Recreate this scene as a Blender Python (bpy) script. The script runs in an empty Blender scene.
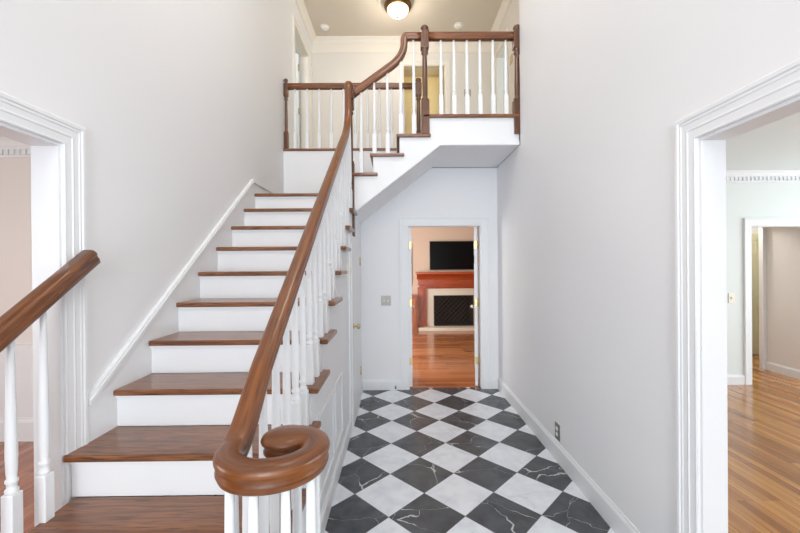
import bpy, bmesh, math, random
from mathutils import Vector, Matrix
random.seed(7)
SC = bpy.context.scene
COL = SC.collection
PI = math.pi

# ------------------------------------------------------------------ materials
class NT:
    def __init__(s, name):
        s.m = bpy.data.materials.new(name); s.m.use_nodes = True
        s.t = s.m.node_tree; s.n = s.t.nodes
        s.b = s.n['Principled BSDF']
    def add(s, typ, **kw):
        n = s.n.new(typ)
        for k, v in kw.items():
            setattr(n, k, v)
        return n
    def link(s, a, b): s.t.links.new(a, b)
    def val(s, sock, v):
        if hasattr(v, 'is_linked') or isinstance(v, bpy.types.NodeSocket): s.link(v, sock)
        else: sock.default_value = v
    def math(s, op, a, b=None, c=None):
        n = s.add('ShaderNodeMath', operation=op)
        s.val(n.inputs[0], a)
        if b is not None: s.val(n.inputs[1], b)
        if c is not None: s.val(n.inputs[2], c)
        return n.outputs[0]
    def mix(s, f, a, b, blend='MIX'):
        n = s.add('ShaderNodeMix', data_type='RGBA', blend_type=blend)
        s.val(n.inputs[0], f); s.val(n.inputs[6], a); s.val(n.inputs[7], b)
        return n.outputs[2]
    def ramp(s, f, stops):
        n = s.add('ShaderNodeValToRGB'); e = n.color_ramp.elements
        while len(e) < len(stops): e.new(0.5)
        for i, (p, c) in enumerate(stops):
            e[i].position = p; e[i].color = c
        s.link(f, n.inputs[0]); return n.outputs[0]

def lin(r, g, b):
    f = lambda c: (c/255/12.92) if c/255 <= .04045 else ((c/255+.055)/1.055)**2.4
    return (f(r), f(g), f(b), 1)

def plain(name, c, rough=.5, metal=0, spec=.5, coat=0):
    t = NT(name); t.b.inputs['Base Color'].default_value = c
    t.b.inputs['Roughness'].default_value = rough; t.b.inputs['Metallic'].default_value = metal
    t.b.inputs['Specular IOR Level'].default_value = spec
    t.b.inputs['Coat Weight'].default_value = coat
    return t.m

def paint(name, c, rough=.55, var=.03, bump=.02, scale=60, spec=.35):
    t = NT(name)
    co = t.add('ShaderNodeTexCoord')
    n = t.add('ShaderNodeTexNoise'); n.inputs['Scale'].default_value = 1.1; n.inputs['Detail'].default_value = 2
    t.link(co.outputs['Object'], n.inputs['Vector'])
    d = tuple(v*(1-var) for v in c[:3])+(1,)
    t.link(t.mix(n.outputs[0], c, d), t.b.inputs['Base Color'])
    n2 = t.add('ShaderNodeTexNoise'); n2.inputs['Scale'].default_value = scale; n2.inputs['Detail'].default_value = 3
    t.link(co.outputs['Object'], n2.inputs['Vector'])
    bp = t.add('ShaderNodeBump'); bp.inputs['Strength'].default_value = bump; bp.inputs['Distance'].default_value = .01
    t.link(n2.outputs[0], bp.inputs['Height']); t.link(bp.outputs[0], t.b.inputs['Normal'])
    t.b.inputs['Roughness'].default_value = rough; t.b.inputs['Specular IOR Level'].default_value = spec
    return t.m

def wood(name, dark, light, axis='X', rough=.3, grain=1.0, uv=False, coat=.3):
    t = NT(name)
    co = t.add('ShaderNodeTexCoord')
    mp = t.add('ShaderNodeMapping')
    sc = {'X': (1.2, 22, 22), 'Y': (22, 1.2, 22), 'Z': (22, 22, 1.2)}[axis]
    mp.inputs['Scale'].default_value = sc
    t.link(co.outputs['UV' if uv else 'Object'], mp.inputs['Vector'])
    n = t.add('ShaderNodeTexNoise'); n.inputs['Scale'].default_value = 2.0; n.inputs['Detail'].default_value = 6
    n.inputs['Roughness'].default_value = .6; n.inputs['Distortion'].default_value = .6
    t.link(mp.outputs[0], n.inputs['Vector'])
    n2 = t.add('ShaderNodeTexNoise'); n2.inputs['Scale'].default_value = 7.0; n2.inputs['Detail'].default_value = 3
    t.link(mp.outputs[0], n2.inputs['Vector'])
    c1 = t.ramp(n.outputs[0], [(.32, dark), (.68, light)])
    f2 = t.ramp(n2.outputs[0], [(.34, (0, 0, 0, 1)), (.46, (1, 1, 1, 1))])
    k = 1-.45*grain
    c2 = t.mix(f2, tuple(v*k for v in dark[:3])+(1,), c1)
    t.link(c2, t.b.inputs['Base Color'])
    t.b.inputs['Roughness'].default_value = rough
    t.b.inputs['Coat Weight'].default_value = coat; t.b.inputs['Coat Roughness'].default_value = .12
    bp = t.add('ShaderNodeBump'); bp.inputs['Strength'].default_value = .08; bp.inputs['Distance'].default_value = .004
    t.link(n2.outputs[0], bp.inputs['Height']); t.link(bp.outputs[0], t.b.inputs['Normal'])
    return t.m

def planks(name, dark, mid, light, along='Y', row=.057, rough=.22):
    t = NT(name)
    co = t.add('ShaderNodeTexCoord'); mp = t.add('ShaderNodeMapping')
    if along == 'Y': mp.inputs['Rotation'].default_value = (0, 0, PI/2)
    t.link(co.outputs['Object'], mp.inputs['Vector'])
    br = t.add('ShaderNodeTexBrick', offset=.37, offset_frequency=3, squash=1)
    br.inputs['Scale'].default_value = 1; br.inputs['Brick Width'].default_value = 1.15
    br.inputs['Row Height'].default_value = row; br.inputs['Mortar Size'].default_value = .0012
    br.inputs['Mortar Smooth'].default_value = .1; br.inputs['Bias'].default_value = 0
    br.inputs['Color1'].default_value = (0, 0, 0, 1); br.inputs['Color2'].default_value = (1, 1, 1, 1)
    br.inputs['Mortar'].default_value = (.5, .5, .5, 1)
    t.link(mp.outputs[0], br.inputs['Vector'])
    mg = t.add('ShaderNodeMapping'); mg.inputs['Scale'].default_value = (1.5, 26, 1)
    t.link(mp.outputs[0], mg.inputs['Vector'])
    ad = t.add('ShaderNodeVectorMath', operation='ADD'); t.link(mg.outputs[0], ad.inputs[0])
    cx = t.add('ShaderNodeCombineXYZ'); t.link(t.math('MULTIPLY', br.outputs['Color'], 37.0), cx.inputs[0]); t.link(cx.outputs[0], ad.inputs[1])
    n = t.add('ShaderNodeTexNoise'); n.inputs['Scale'].default_value = 1.8; n.inputs['Detail'].default_value = 5; n.inputs['Distortion'].default_value = .5
    t.link(ad.outputs[0], n.inputs['Vector'])
    base = t.ramp(br.outputs['Color'], [(0, dark), (.5, mid), (1, light)])
    g = t.ramp(n.outputs[0], [(.3, (.55, .5, .45, 1)), (.6, (1, 1, 1, 1))])
    c = t.mix(.7, base, g, 'MULTIPLY')
    c = t.mix(t.math('MULTIPLY', br.outputs['Fac'], .75), c, tuple(v*.25 for v in dark[:3])+(1,))
    t.link(c, t.b.inputs['Base Color'])
    t.b.inputs['Roughness'].default_value = rough
    t.b.inputs['Coat Weight'].default_value = .4; t.b.inputs['Coat Roughness'].default_value = .1
    bp = t.add('ShaderNodeBump'); bp.inputs['Strength'].default_value = .12; bp.inputs['Distance'].default_value = .003
    t.link(n.outputs[0], bp.inputs['Height']); t.link(bp.outputs[0], t.b.inputs['Normal'])
    return t.m

TX, TY, TT = -.0616, 3.0991, .2272
def marble_checker(name):
    t = NT(name)
    co = t.add('ShaderNodeTexCoord'); sp = t.add('ShaderNodeSeparateXYZ')
    t.link(co.outputs['Object'], sp.inputs[0])
    x = t.math('SUBTRACT', sp.outputs[0], TX); y = t.math('SUBTRACT', sp.outputs[1], TY)
    p = t.math('DIVIDE', t.math('ADD', x, y), 2*TT); q = t.math('DIVIDE', t.math('SUBTRACT', x, y), 2*TT)
    fp = t.math('FLOOR', p); fq = t.math('FLOOR', q)
    odd = t.math('FLOORED_MODULO', t.math('ADD', fp, fq), 2.0)
    cell = t.add('ShaderNodeCombineXYZ'); t.link(fp, cell.inputs[0]); t.link(fq, cell.inputs[1])
    wn = t.add('ShaderNodeTexWhiteNoise', noise_dimensions='2D'); t.link(cell.outputs[0], wn.inputs['Vector'])
    sc = t.add('ShaderNodeVectorMath', operation='SCALE'); t.link(wn.outputs['Color'], sc.inputs[0]); sc.inputs['Scale'].default_value = 20
    vr = t.add('ShaderNodeVectorRotate', rotation_type='Z_AXIS'); t.link(co.outputs['Object'], vr.inputs['Vector'])
    t.link(t.math('MULTIPLY', wn.outputs['Value'], 6.0), vr.inputs['Angle'])
    v = t.add('ShaderNodeVectorMath', operation='ADD'); t.link(vr.outputs[0], v.inputs[0]); t.link(sc.outputs[0], v.inputs[1])
    nz = t.add('ShaderNodeTexNoise'); nz.inputs['Scale'].default_value = 5; nz.inputs['Detail'].default_value = 5
    t.link(v.outputs[0], nz.inputs['Vector'])
    dv = t.add('ShaderNodeVectorMath', operation='SCALE'); t.link(nz.outputs['Color'], dv.inputs[0]); dv.inputs['Scale'].default_value = .16
    v2 = t.add('ShaderNodeVectorMath', operation='ADD'); t.link(v.outputs[0], v2.inputs[0]); t.link(dv.outputs[0], v2.inputs[1])
    mp = t.add('ShaderNodeMapping'); mp.inputs['Scale'].default_value = (1.0, 2.4, 1); t.link(v2.outputs[0], mp.inputs['Vector'])
    vo = t.add('ShaderNodeTexVoronoi', feature='DISTANCE_TO_EDGE'); vo.inputs['Scale'].default_value = 1.9
    t.link(mp.outputs[0], vo.inputs['Vector'])
    brk = t.add('ShaderNodeTexNoise'); brk.inputs['Scale'].default_value = 4.5; t.link(v.outputs[0], brk.inputs['Vector'])
    wid = t.math('MULTIPLY', t.math('MAXIMUM', t.math('SUBTRACT', brk.outputs[0], .52), 0.0), .10)
    vein = t.math('LESS_THAN', vo.outputs['Distance'], wid)
    vs = t.math('SUBTRACT', 1.0, t.math('MINIMUM', t.math('DIVIDE', vo.outputs['Distance'], t.math('ADD', wid, .002)), 1.0))
    vs = t.math('POWER', vs, .6)
    cl = t.add('ShaderNodeTexNoise'); cl.inputs['Scale'].default_value = 9; cl.inputs['Detail'].default_value = 6
    t.link(v2.outputs[0], cl.inputs['Vector'])
    blk = t.ramp(cl.outputs[0], [(.3, lin(58, 61, 66)), (.7, lin(82, 85, 90))])
    blk = t.mix(vs, blk, lin(205, 205, 205))
    wht = t.ramp(cl.outputs[0], [(.3, lin(212, 216, 224)), (.6, lin(230, 234, 240))])
    wht = t.mix(t.math('MULTIPLY', vs, .35), wht, lin(170, 170, 176))
    c = t.mix(odd, blk, wht)
    ep = t.math('MINIMUM', t.math('PINGPONG', p, .5), t.math('PINGPONG', q, .5))
    gr = t.math('LESS_THAN', ep, .0055)
    c = t.mix(gr, c, lin(88, 88, 90))
    t.link(c, t.b.inputs['Base Color'])
    t.link(t.math('ADD', t.math('MULTIPLY', gr, .5), .22), t.b.inputs['Roughness'])
    t.b.inputs['Specular IOR Level'].default_value = .45
    return t.m

def brushed(name, c, rough=.35):
    return plain(name, c, rough, metal=1)

def emit(name, c, s):
    t = NT(name); t.b.inputs['Base Color'].default_value = (.9, .88, .8, 1)
    t.b.inputs['Emission Color'].default_value = c; t.b.inputs['Emission Strength'].default_value = s
    t.b.inputs['Roughness'].default_value = .3
    return t.m

def glass(name):
    t = NT(name); t.n.remove(t.b)
    a = t.add('ShaderNodeBsdfTransparent'); g = t.add('ShaderNodeBsdfGlossy'); g.inputs['Roughness'].default_value = .02
    m = t.add('ShaderNodeMixShader'); m.inputs[0].default_value = .06
    t.link(a.outputs[0], m.inputs[1]); t.link(g.outputs[0], m.inputs[2])
    t.link(m.outputs[0], t.n['Material Output'].inputs[0])
    return t.m

def herring(name):
    t = NT(name); co = t.add('ShaderNodeTexCoord'); mp = t.add('ShaderNodeMapping')
    mp.inputs['Rotation'].default_value = (0, PI/4, 0)
    t.link(co.outputs['Object'], mp.inputs['Vector'])
    sw = t.add('ShaderNodeSeparateXYZ'); t.link(mp.outputs[0], sw.inputs[0])
    cb = t.add('ShaderNodeCombineXYZ'); t.link(sw.outputs[0], cb.inputs[0]); t.link(sw.outputs[2], cb.inputs[1])
    br = t.add('ShaderNodeTexBrick'); br.inputs['Scale'].default_value = 1; br.inputs['Brick Width'].default_value = .2
    br.inputs['Row Height'].default_value = .065; br.inputs['Mortar Size'].default_value = .006
    br.inputs['Color1'].default_value = lin(44, 34, 30); br.inputs['Color2'].default_value = lin(28, 22, 20); br.inputs['Mortar'].default_value = lin(60, 52, 48)
    t.link(cb.outputs[0], br.inputs['Vector']); t.link(br.outputs['Color'], t.b.inputs['Base Color'])
    t.b.inputs['Roughness'].default_value = .9
    return t.m

M = dict(
    wall=paint('wall_paint', lin(233, 234, 236)),
    wall_pink=paint('left_room_paint', lin(228, 221, 216)),
    wall_green=paint('right_room_paint', lin(226, 232, 230)),
    wall_tan=paint('family_room_paint', lin(216, 192, 172)),
    wall_warm=paint('upper_hall_paint', lin(228, 224, 217)),
    wall_cream=paint('cream_paint', lin(236, 222, 180)),
    wall_taupe=paint('hall_paint', lin(230, 226, 222)),
    wall_blue=paint('bedroom_paint', lin(206, 214, 226)),
    ceil=paint('ceiling_paint', lin(216, 207, 194)),
    ceil_white=paint('white_ceiling_paint', lin(226, 236, 238)),
    trim=paint('trim_paint', lin(231, 233, 235), rough=.45, var=.01, bump=.003, spec=.4),
    cream_trim=paint('cream_trim_paint', lin(234, 229, 219), rough=.4, var=.01, bump=.005),
    door_cream=paint('cream_door_paint', lin(214, 208, 176), rough=.4, var=.01, bump=.005),
    tread=wood('tread_oak', lin(94, 56, 31), lin(150, 96, 58), 'X', rough=.28),
    rail=wood('rail_wood', lin(86, 45, 15), lin(136, 77, 27), 'X', rough=.34, grain=.35, uv=True, coat=.3),
    newel=wood('newel_wood', lin(76, 42, 24), lin(114, 68, 40), 'Z', rough=.28, grain=.6, coat=.5),
    mantel=wood('mantel_wood', lin(146, 54, 20), lin(184, 82, 32), 'X', rough=.3, grain=.5, coat=.4),
    mantel_v=wood('mantel_wood_upright', lin(146, 58, 20), lin(184, 88, 32), 'Z', rough=.3, grain=.5, coat=.4),
    cab=wood('cabinet_wood', lin(140, 66, 22), lin(186, 102, 42), 'Z', rough=.35, grain=.5),
    dark_wood=wood('dark_wood', lin(66, 40, 26), lin(92, 58, 38), 'Z', rough=.4, grain=.5),
    marble=marble_checker('checkerboard_marble'),
    oak_right=planks('oak_floor_right', lin(150, 92, 38), lin(180, 118, 54), lin(202, 142, 74), 'Y'),
    oak_left=planks('oak_floor_left', lin(150, 84, 52), lin(172, 102, 66), lin(186, 118, 80), 'Y'),
    oak_family=planks('oak_floor_family', lin(150, 88, 52), lin(176, 110, 66), lin(194, 130, 84), 'X', row=.08),
    carpet=paint('carpet', lin(190, 176, 150), rough=.95),
    brass=brushed('brass', lin(200, 182, 132), .3),
    nickel=brushed('nickel', lin(196, 194, 190), .35),
    bronze=brushed('bronze', lin(120, 92, 58), .35),
    plate=paint('pewter_plate', lin(186, 184, 178), rough=.35, var=.25, scale=200, spec=.6),
    plate_dark=paint('steel_plate', lin(112, 110, 106), rough=.35, var=.2, scale=200, spec=.6),
    ivory=plain('ivory_plastic', lin(232, 226, 206), .4),
    white_pl=plain('white_plastic', lin(238, 238, 236), .4),
    black_gl=plain('tv_glass', (.0008, .0008, .0008, 1), .35, spec=.15),
    black_pl=plain('black_plastic', (.004, .004, .004, 1), .5),
    rubber=plain('rubber', (.02, .02, .02, 1), .7),
    stone=paint('hearth_stone', lin(226, 216, 200), rough=.4, var=.12, scale=40),
    soot=herring('firebox_brick'),
    iron=plain('iron', (.04, .028, .02, 1), .5),
    bowl=emit('lamp_glass', (1, .82, .58, 1), 1.1),
    glass=glass('window_glass'),
)

# ------------------------------------------------------------------ mesh helpers
def bm_new():
    bm = bmesh.new(); bm.loops.layers.uv.new('UVMap'); return bm

def box(bm, x0, x1, y0, y1, z0, z1, bev=0, seg=2):
    vs = [bm.verts.new((x, y, z)) for x in (x0, x1) for y in (y0, y1) for z in (z0, z1)]
    F = [(0, 1, 3, 2), (4, 6, 7, 5), (0, 4, 5, 1), (2, 3, 7, 6), (0, 2, 6, 4), (1, 5, 7, 3)]
    fs = [bm.faces.new([vs[i] for i in f]) for f in F]
    if bev:
        es = list({e for f in fs for e in f.edges})
        bmesh.ops.bevel(bm, geom=es, offset=bev, segments=seg, affect='EDGES', profile=.5)

def prism(bm, pts, axis, a0, a1):
    """extrude polygon pts (2-D) along axis from a0 to a1; X:(y,z) Y:(x,z) Z:(x,y)"""
    def P(p, a):
        return {'X': (a, p[0], p[1]), 'Y': (p[0], a, p[1]), 'Z': (p[0], p[1], a)}[axis]
    A = [bm.verts.new(P(p, a0)) for p in pts]; B = [bm.verts.new(P(p, a1)) for p in pts]
    n = len(pts)
    if n > 4:
        from mathutils.geometry import tessellate_polygon
        for t in tessellate_polygon([[Vector((p[0], p[1], 0)) for p in pts]]):
            for S in (A, B):
                try: bm.faces.new([S[i] for i in t])
                except ValueError: pass
    else:
        bm.faces.new(A); bm.faces.new(B[::-1])
    for i in range(n):
        bm.faces.new((A[(i+1) % n], A[i], B[i], B[(i+1) % n]))

def lathe(bm, prof, c=(0, 0, 0), n=16, axis='Z'):
    def P(r, z, a):
        u, v = r*math.cos(a), r*math.sin(a)
        o = {'Z': (u, v, z), 'X': (z, u, v), 'Y': (u, z, v)}[axis]
        return (c[0]+o[0], c[1]+o[1], c[2]+o[2])
    rings = []
    for r, z in prof:
        rings.append([bm.verts.new(P(max(r, 1e-4), z, 2*PI*i/n)) for i in range(n)])
    for a, b in zip(rings, rings[1:]):
        for i in range(n):
            f = bm.faces.new((a[i], a[(i+1) % n], b[(i+1) % n], b[i])); f.smooth = True
    bm.faces.new(rings[0][::-1]); bm.faces.new(rings[-1])

RAIL = [(0, .064), (.016, .0632), (.0265, .0595), (.032, .0535), (.0337, .047), (.0328, .041), (.0298, .036), (.0285, .031), (.0292, .024), (.0305, .018), (.0302, .0135), (.0275, .011), (.0272, .006), (.0245, 0)]
def rail_profile(s=1.0, sw=1.0):
    return [(a*sw, (b-.032)*s) for a, b in RAIL] + [(-a*sw, (b-.032)*s) for a, b in RAIL[:0:-1]]

def sweep(bm, path, prof, side0=None, scales=None):
    path = [Vector(p) for p in path]; n = len(path); uv = bm.loops.layers.uv.active
    rings = []; prev = Vector(side0) if side0 else Vector((1, 0, 0)); L = 0; us = []
    per = [0]
    for i in range(len(prof)):
        a, b = prof[i], prof[(i+1) % len(prof)]; per.append(per[-1]+math.hypot(a[0]-b[0], a[1]-b[1]))
    for i, p in enumerate(path):
        T = (path[min(i+1, n-1)]-path[max(i-1, 0)]).normalized()
        h = Vector((T.x, T.y, 0))
        if h.length > .25:
            s = Vector((h.y, -h.x, 0)).normalized()
            if s.dot(prev) < 0: s = -s
        else:
            s = prev
        s = (s - T*s.dot(T)).normalized(); prev = s
        u = s.cross(T)
        if u.z < -1e-3 or (abs(u.z) <= 1e-3 and rings and u.dot(lastu) < 0): u = -u
        lastu = u
        k = scales[i] if scales else 1
        # miter
        rings.append([bm.verts.new(p+s*a*k+u*b) for a, b in prof])
        if i: L += (p-path[i-1]).length
        us.append(L)
    m = len(prof)
    for i in range(n-1):
        for j in range(m):
            f = bm.faces.new((rings[i][j], rings[i][(j+1) % m], rings[i+1][(j+1) % m], rings[i+1][j])); f.smooth = True
            for lp, (a, b) in zip(f.loops, ((us[i], per[j]), (us[i], per[j+1]), (us[i+1], per[j+1]), (us[i+1], per[j]))):
                lp[uv].uv = (a, b)
    for r in (rings[0], rings[-1][::-1]):
        f = bm.faces.new(r); bmesh.ops.triangulate(bm, faces=[f])

def bez(p0, p1, p2, n=10):
    p0, p1, p2 = Vector(p0), Vector(p1), Vector(p2)
    return [(1-t)**2*p0+2*t*(1-t)*p1+t*t*p2 for t in [i/n for i in range(n+1)]]

def line(a, b, n=8):
    a, b = Vector(a), Vector(b); return [a.lerp(b, i/n) for i in range(n+1)]

def join(*segs):
    out = []
    for s in segs:
        for p in s:
            p = Vector(p)
            if not out or (p-out[-1]).length > 1e-4: out.append(p)
    return out

# ------------------------------------------------------------------ object helpers
def wloc(o):
    v = Vector((0, 0, 0))
    while o is not None: v += o.location; o = o.parent
    return v

def obj(name, bm, mat, parent=None, smooth=False, local=False):
    if parent is not None and not local:
        bmesh.ops.translate(bm, verts=bm.verts, vec=-wloc(parent))
    bmesh.ops.recalc_face_normals(bm, faces=bm.faces)
    me = bpy.data.meshes.new(name); bm.to_mesh(me); bm.free()
    o = bpy.data.objects.new(name, me); COL.objects.link(o)
    if isinstance(mat, str): mat = M[mat]
    me.materials.append(mat)
    if parent is not None: o.parent = parent
    return o

def tag(o, label, cat, group=None):
    o['label'] = label; o['category'] = cat
    if group: o['group'] = group
    return o

def thing(name, label, cat, loc=(0, 0, 0), group=None):
    o = bpy.data.objects.new(name, None); COL.objects.link(o); o.location = loc
    o.empty_display_size = .1
    return tag(o, label, cat, group)

def struct(name, bm, mat, parent=None):
    o = obj(name, bm, mat, parent)
    if parent is None: o['kind'] = 'structure'
    return o

def bxo(name, mat, parent, *a, **k):
    bm = bm_new(); box(bm, *a, **k); return obj(name, bm, mat, parent)

def wall(name, axis, c0, c1, s0, s1, z0, z1, holes=(), mat='wall'):
    """wall slab thick c0..c1 along axis, spanning s0..s1, with rectangular holes (s0,s1,z0,z1)"""
    ss = sorted({s0, s1, *[h[0] for h in holes], *[h[1] for h in holes]})
    zs = sorted({z0, z1, *[h[2] for h in holes], *[h[3] for h in holes]})
    ss = [s for s in ss if s0 <= s <= s1]; zs = [z for z in zs if z0 <= z <= z1]
    solid = lambda i, j: 0 <= i < len(ss)-1 and 0 <= j < len(zs)-1 and not any(
        h[0] < (ss[i]+ss[i+1])/2 < h[1] and h[2] < (zs[j]+zs[j+1])/2 < h[3] for h in holes)
    bm = bm_new()
    P = (lambda c, s, z: (c, s, z)) if axis == 'X' else (lambda c, s, z: (s, c, z))
    cache = {}
    def V(c, s, z):
        k = (c, s, z)
        if k not in cache: cache[k] = bm.verts.new(P(*k))
        return cache[k]
    def quad(*k): bm.faces.new([V(*q) for q in k])
    for i in range(len(ss)-1):
        for j in range(len(zs)-1):
            if not solid(i, j): continue
            a, b, u, v = ss[i], ss[i+1], zs[j], zs[j+1]
            for c in (c0, c1): quad((c, a, u), (c, b, u), (c, b, v), (c, a, v))
            if not solid(i-1, j): quad((c0, a, u), (c1, a, u), (c1, a, v), (c0, a, v))
            if not solid(i+1, j): quad((c0, b, u), (c1, b, u), (c1, b, v), (c0, b, v))
            if not solid(i, j-1): quad((c0, a, u), (c1, a, u), (c1, b, u), (c0, b, u))
            if not solid(i, j+1): quad((c0, a, v), (c1, a, v), (c1, b, v), (c0, b, v))
    return struct(name, bm, mat)

FLUTED = [(0, 0), (0, .010), (.005, .0135), (.012, .0115), (.036, .0125), (.041, .016), (.049, .0135), (.068, .0145), (.073, .0175), (.081, .0165), (.086, .021), (.098, .0215), (.105, .016), (.105, 0)]
FLAT = [(0, 0), (0, .014), (.004, .016), (.075, .017), (.08, .024), (.098, .025), (.1, .022), (.1, 0)]
def casing(bm, axis, face, sgn, s0, s1, z1, prof, z0=0, w=1.0):
    """mitred casing round an opening; face = wall surface, sgn = outward direction"""
    P = (lambda c, s, z: (c, s, z)) if axis == 'X' else (lambda c, s, z: (s, c, z))
    rings = []
    for k in range(4):
        r = []
        for o, d in prof:
            o *= w
            s, z = [(s0-o, z0), (s0-o, z1+o), (s1+o, z1+o), (s1+o, z0)][k]
            r.append(bm.verts.new(P(face+sgn*d, s, z)))
        rings.append(r)
    m = len(prof)
    for a, b in zip(rings, rings[1:]):
        for j in range(m-1):
            bm.faces.new((a[j], a[j+1], b[j+1], b[j]))
        bm.faces.new((a[m-1], a[0], b[0], b[m-1]))
    bm.faces.new(rings[0]); bm.faces.new(rings[-1][::-1])

def jamb(bm, axis, c0, c1, s0, s1, z1, t=.012, z0=0):
    for a in ((s0, s0+t, z0, z1), (s1-t, s1, z0, z1), (s0+t, s1-t, z1-t, z1)):
        if axis == 'X': box(bm, c0, c1, a[0], a[1], a[2], a[3])
        else: box(bm, a[0], a[1], c0, c1, a[2], a[3])

def base_prof(h=.14, t=.016):
    return [(0, 0), (t, 0), (t, h*.8), (t*.85, h*.86), (t*.5, h*.93), (t*.45, h), (0, h)]
def baseboard(name, axis, face, sgn, s0, s1, z=0, h=.14, mat='trim'):
    bm = bm_new(); pr = [(face+sgn*a, z+b) for a, b in base_prof(h)]
    prism(bm, pr, 'Y' if axis == 'X' else 'X', s0, s1)     # a wall facing X runs along Y
    return struct(name, bm, mat)
CROWN = [(0, 0), (.012, 0), (.014, .012), (.03, .03), (.045, .058), (.07, .085), (.08, .09), (.082, .105), (0, .105)]
def crown(bm, axis, face, sgn, s0, s1, ztop, k=1.0, dent=False):
    pr = [(face+sgn*a*k, ztop+(b-.105)*k) for a, b in CROWN]
    ax = 'Y' if axis == 'X' else 'X'
    prism(bm, pr, ax, s0, s1)
    if dent:
        zt = ztop-.105*k
        pr = [(face, zt-.075), (face+sgn*.014, zt-.075), (face+sgn*.014, zt-.062), (face+sgn*.006, zt-.06), (face+sgn*.006, zt), (face, zt)]
        prism(bm, pr, ax, s0, s1)
        s = s0+.02
        while s < s1-.05:
            a = sorted((face, face+sgn*.018))
            if axis == 'X': box(bm, a[0], a[1], s, s+.028, zt-.052, zt-.008)
            else: box(bm, s, s+.028, a[0], a[1], zt-.052, zt-.008)
            s += .05

# ------------------------------------------------------------------ key measures
XL, XR = -1.415, 1.21            # foyer side walls
YB = 4.45                         # passage end wall
YF = -4.6                         # front wall (behind the camera)
Y4, Z4, G, R = 1.563, .7009, .2614, .1887
YN = lambda k: Y4+G*(k-4)         # nosing of tread k
ZN = lambda k: Z4+R*(k-4)
ZU = ZN(16)                       # upper floor 2.965
ZC = 5.36                         # upper ceiling
YK = 4.66                         # knee wall at the back of the landing
YH = 6.33                         # back wall of upper hall
XS = -.435                        # face of the wall under the stairs
YS = 3.64                         # face of the upper stringer
H1 = 2.61                         # ground floor ceilings
XH = 1.66                         # right wall of upper hall

# ------------------------------------------------------------------ floors
b = bm_new(); box(b, XL, XR, YF, YB+.05, -.1, 0); struct('floor', b, 'marble')
b = bm_new(); box(b, XR, 6.6, YF, 4.61, -.1, 0); struct('floor_right_room', b, 'oak_right')
b = bm_new(); box(b, 3.6, 6.6, 4.61, 6.1, -.1, 0); struct('floor_hall', b, 'oak_right')
b = bm_new(); box(b, -5.2, XL, YF, 3.3, -.1, 0); struct('floor_left_room', b, 'oak_left')
b = bm_new(); box(b, -1.52, 3.4, YB+.05, 9.3, -.1, 0); struct('floor_family_room', b, 'oak_family')

# ------------------------------------------------------------------ walls
OL = (-1.0, 1.575, 2.015)          # left opening (y0,y1,head)
OR_ = (-1.0, 1.475, 1.99)          # right opening
LD = (5.20, 6.0, 4.88)            # upper left door opening
RD = (5.50, 6.10, 4.90)           # upper right door opening
wall('wall_left', 'X', XL-.115, XL, YF, YH+.12, 0, ZC, [(OL[0], OL[1], 0, OL[2]), (LD[0], LD[1], ZU, LD[2]), (4.70, YH+.12, 0, 2.5)])
wall('wall_right', 'X', XR, XR+.1, YF, YB, 0, 2.66, [(OR_[0], OR_[1], 0, OR_[2])])
wall('wall_right_upper', 'X', XR, XR+.1, YF, 3.605, 2.66, ZC)
DW = (.134, 1.01, 1.965)
wall('wall_back_low', 'Y', YB, YB+.11, XL, XS-.06, 0, 2.05)
wall('wall_back', 'Y', YB, YB+.11, XS-.06, 3.4, 0, 2.66, [(DW[0], DW[1], 0, DW[2])])
wall('wall_front', 'Y', YF-.15, YF, XL-.115, XR+.1, 0, ZC, [(-1.1, .9, .25, 2.25), (-1.1, .9, 2.75, 5.0)])
b = bm_new(); box(b, XL, XH, YF, YH, ZC, ZC+.1); struct('ceiling', b, 'ceil')
# wall under the stair, stepped on top
pts = [(YN(1)+.03, 0)]
for k in range(1, 12):
    pts += [(YN(k)+.03, ZN(k)-.03), (YN(k+1)+.03, ZN(k)-.03)]
pts += [(YN(12)+.03, 1.99), (YB, 1.99), (YB, 0)]
b = bm_new(); prism(b, pts, 'X', XS-.06, XS); struct('wall_stair', b, 'trim')
# upper floor slab, sloping soffit and fascia
ZS = 2.665
b = bm_new()
prism(b, [(-.445, 1.99), (.43, ZS), (XR, ZS), (XR, ZS+.1), (.43, ZS+.1), (-.445, 2.09)], 'Y', YS+.02, YB)
struct('ceiling_passage', b, 'wall')
b = bm_new(); box(b, .30, XH, YS+.03, YH, ZS+.1, ZU); box(b, XL, .30, YK+.02, YH, ZS+.1, ZU); struct('floor_upper_hall', b, 'carpet')
wall('wall_knee', 'Y', YK, YK+.02, XL, .30, 2.0, ZU-.03, mat='trim')
# upper hall
BD = (.126, .845, 4.905)
wall('wall_hall_back', 'Y', YH, YH+.11, XL-.115, XH+.11, ZU, ZC, [(BD[0], BD[1], ZU, BD[2])], 'wall_warm')
wall('wall_hall_right', 'X', XH, XH+.11, 3.58, YH, ZS+.1, ZC, [(RD[0], RD[1], ZU, RD[2])], 'wall_warm')
b = bm_new(); box(b, XR+.1, XH, 3.48, 3.58, ZS, ZC); struct('wall_hall_front', b, 'wall_warm')
# closet behind the back door of the upper hall
wall('wall_closet', 'Y', 7.6, 7.7, -.4, 1.6, ZU, ZC, mat='wall_cream')
wall('wall_closet_left', 'X', -.5, -.4, YH+.11, 7.6, ZU, ZC, mat='wall_cream')
wall('wall_closet_right', 'X', 1.6, 1.7, YH+.11, 7.6, ZU, ZC, mat='wall_cream')
b = bm_new(); box(b, -.5, 1.7, YH+.11, 7.7, ZC, ZC+.1); struct('ceiling_closet', b, 'ceil')
b = bm_new(); box(b, -.5, 1.7, YH+.0, 7.7, ZU-.1, ZU); struct('floor_closet', b, 'carpet')
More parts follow.
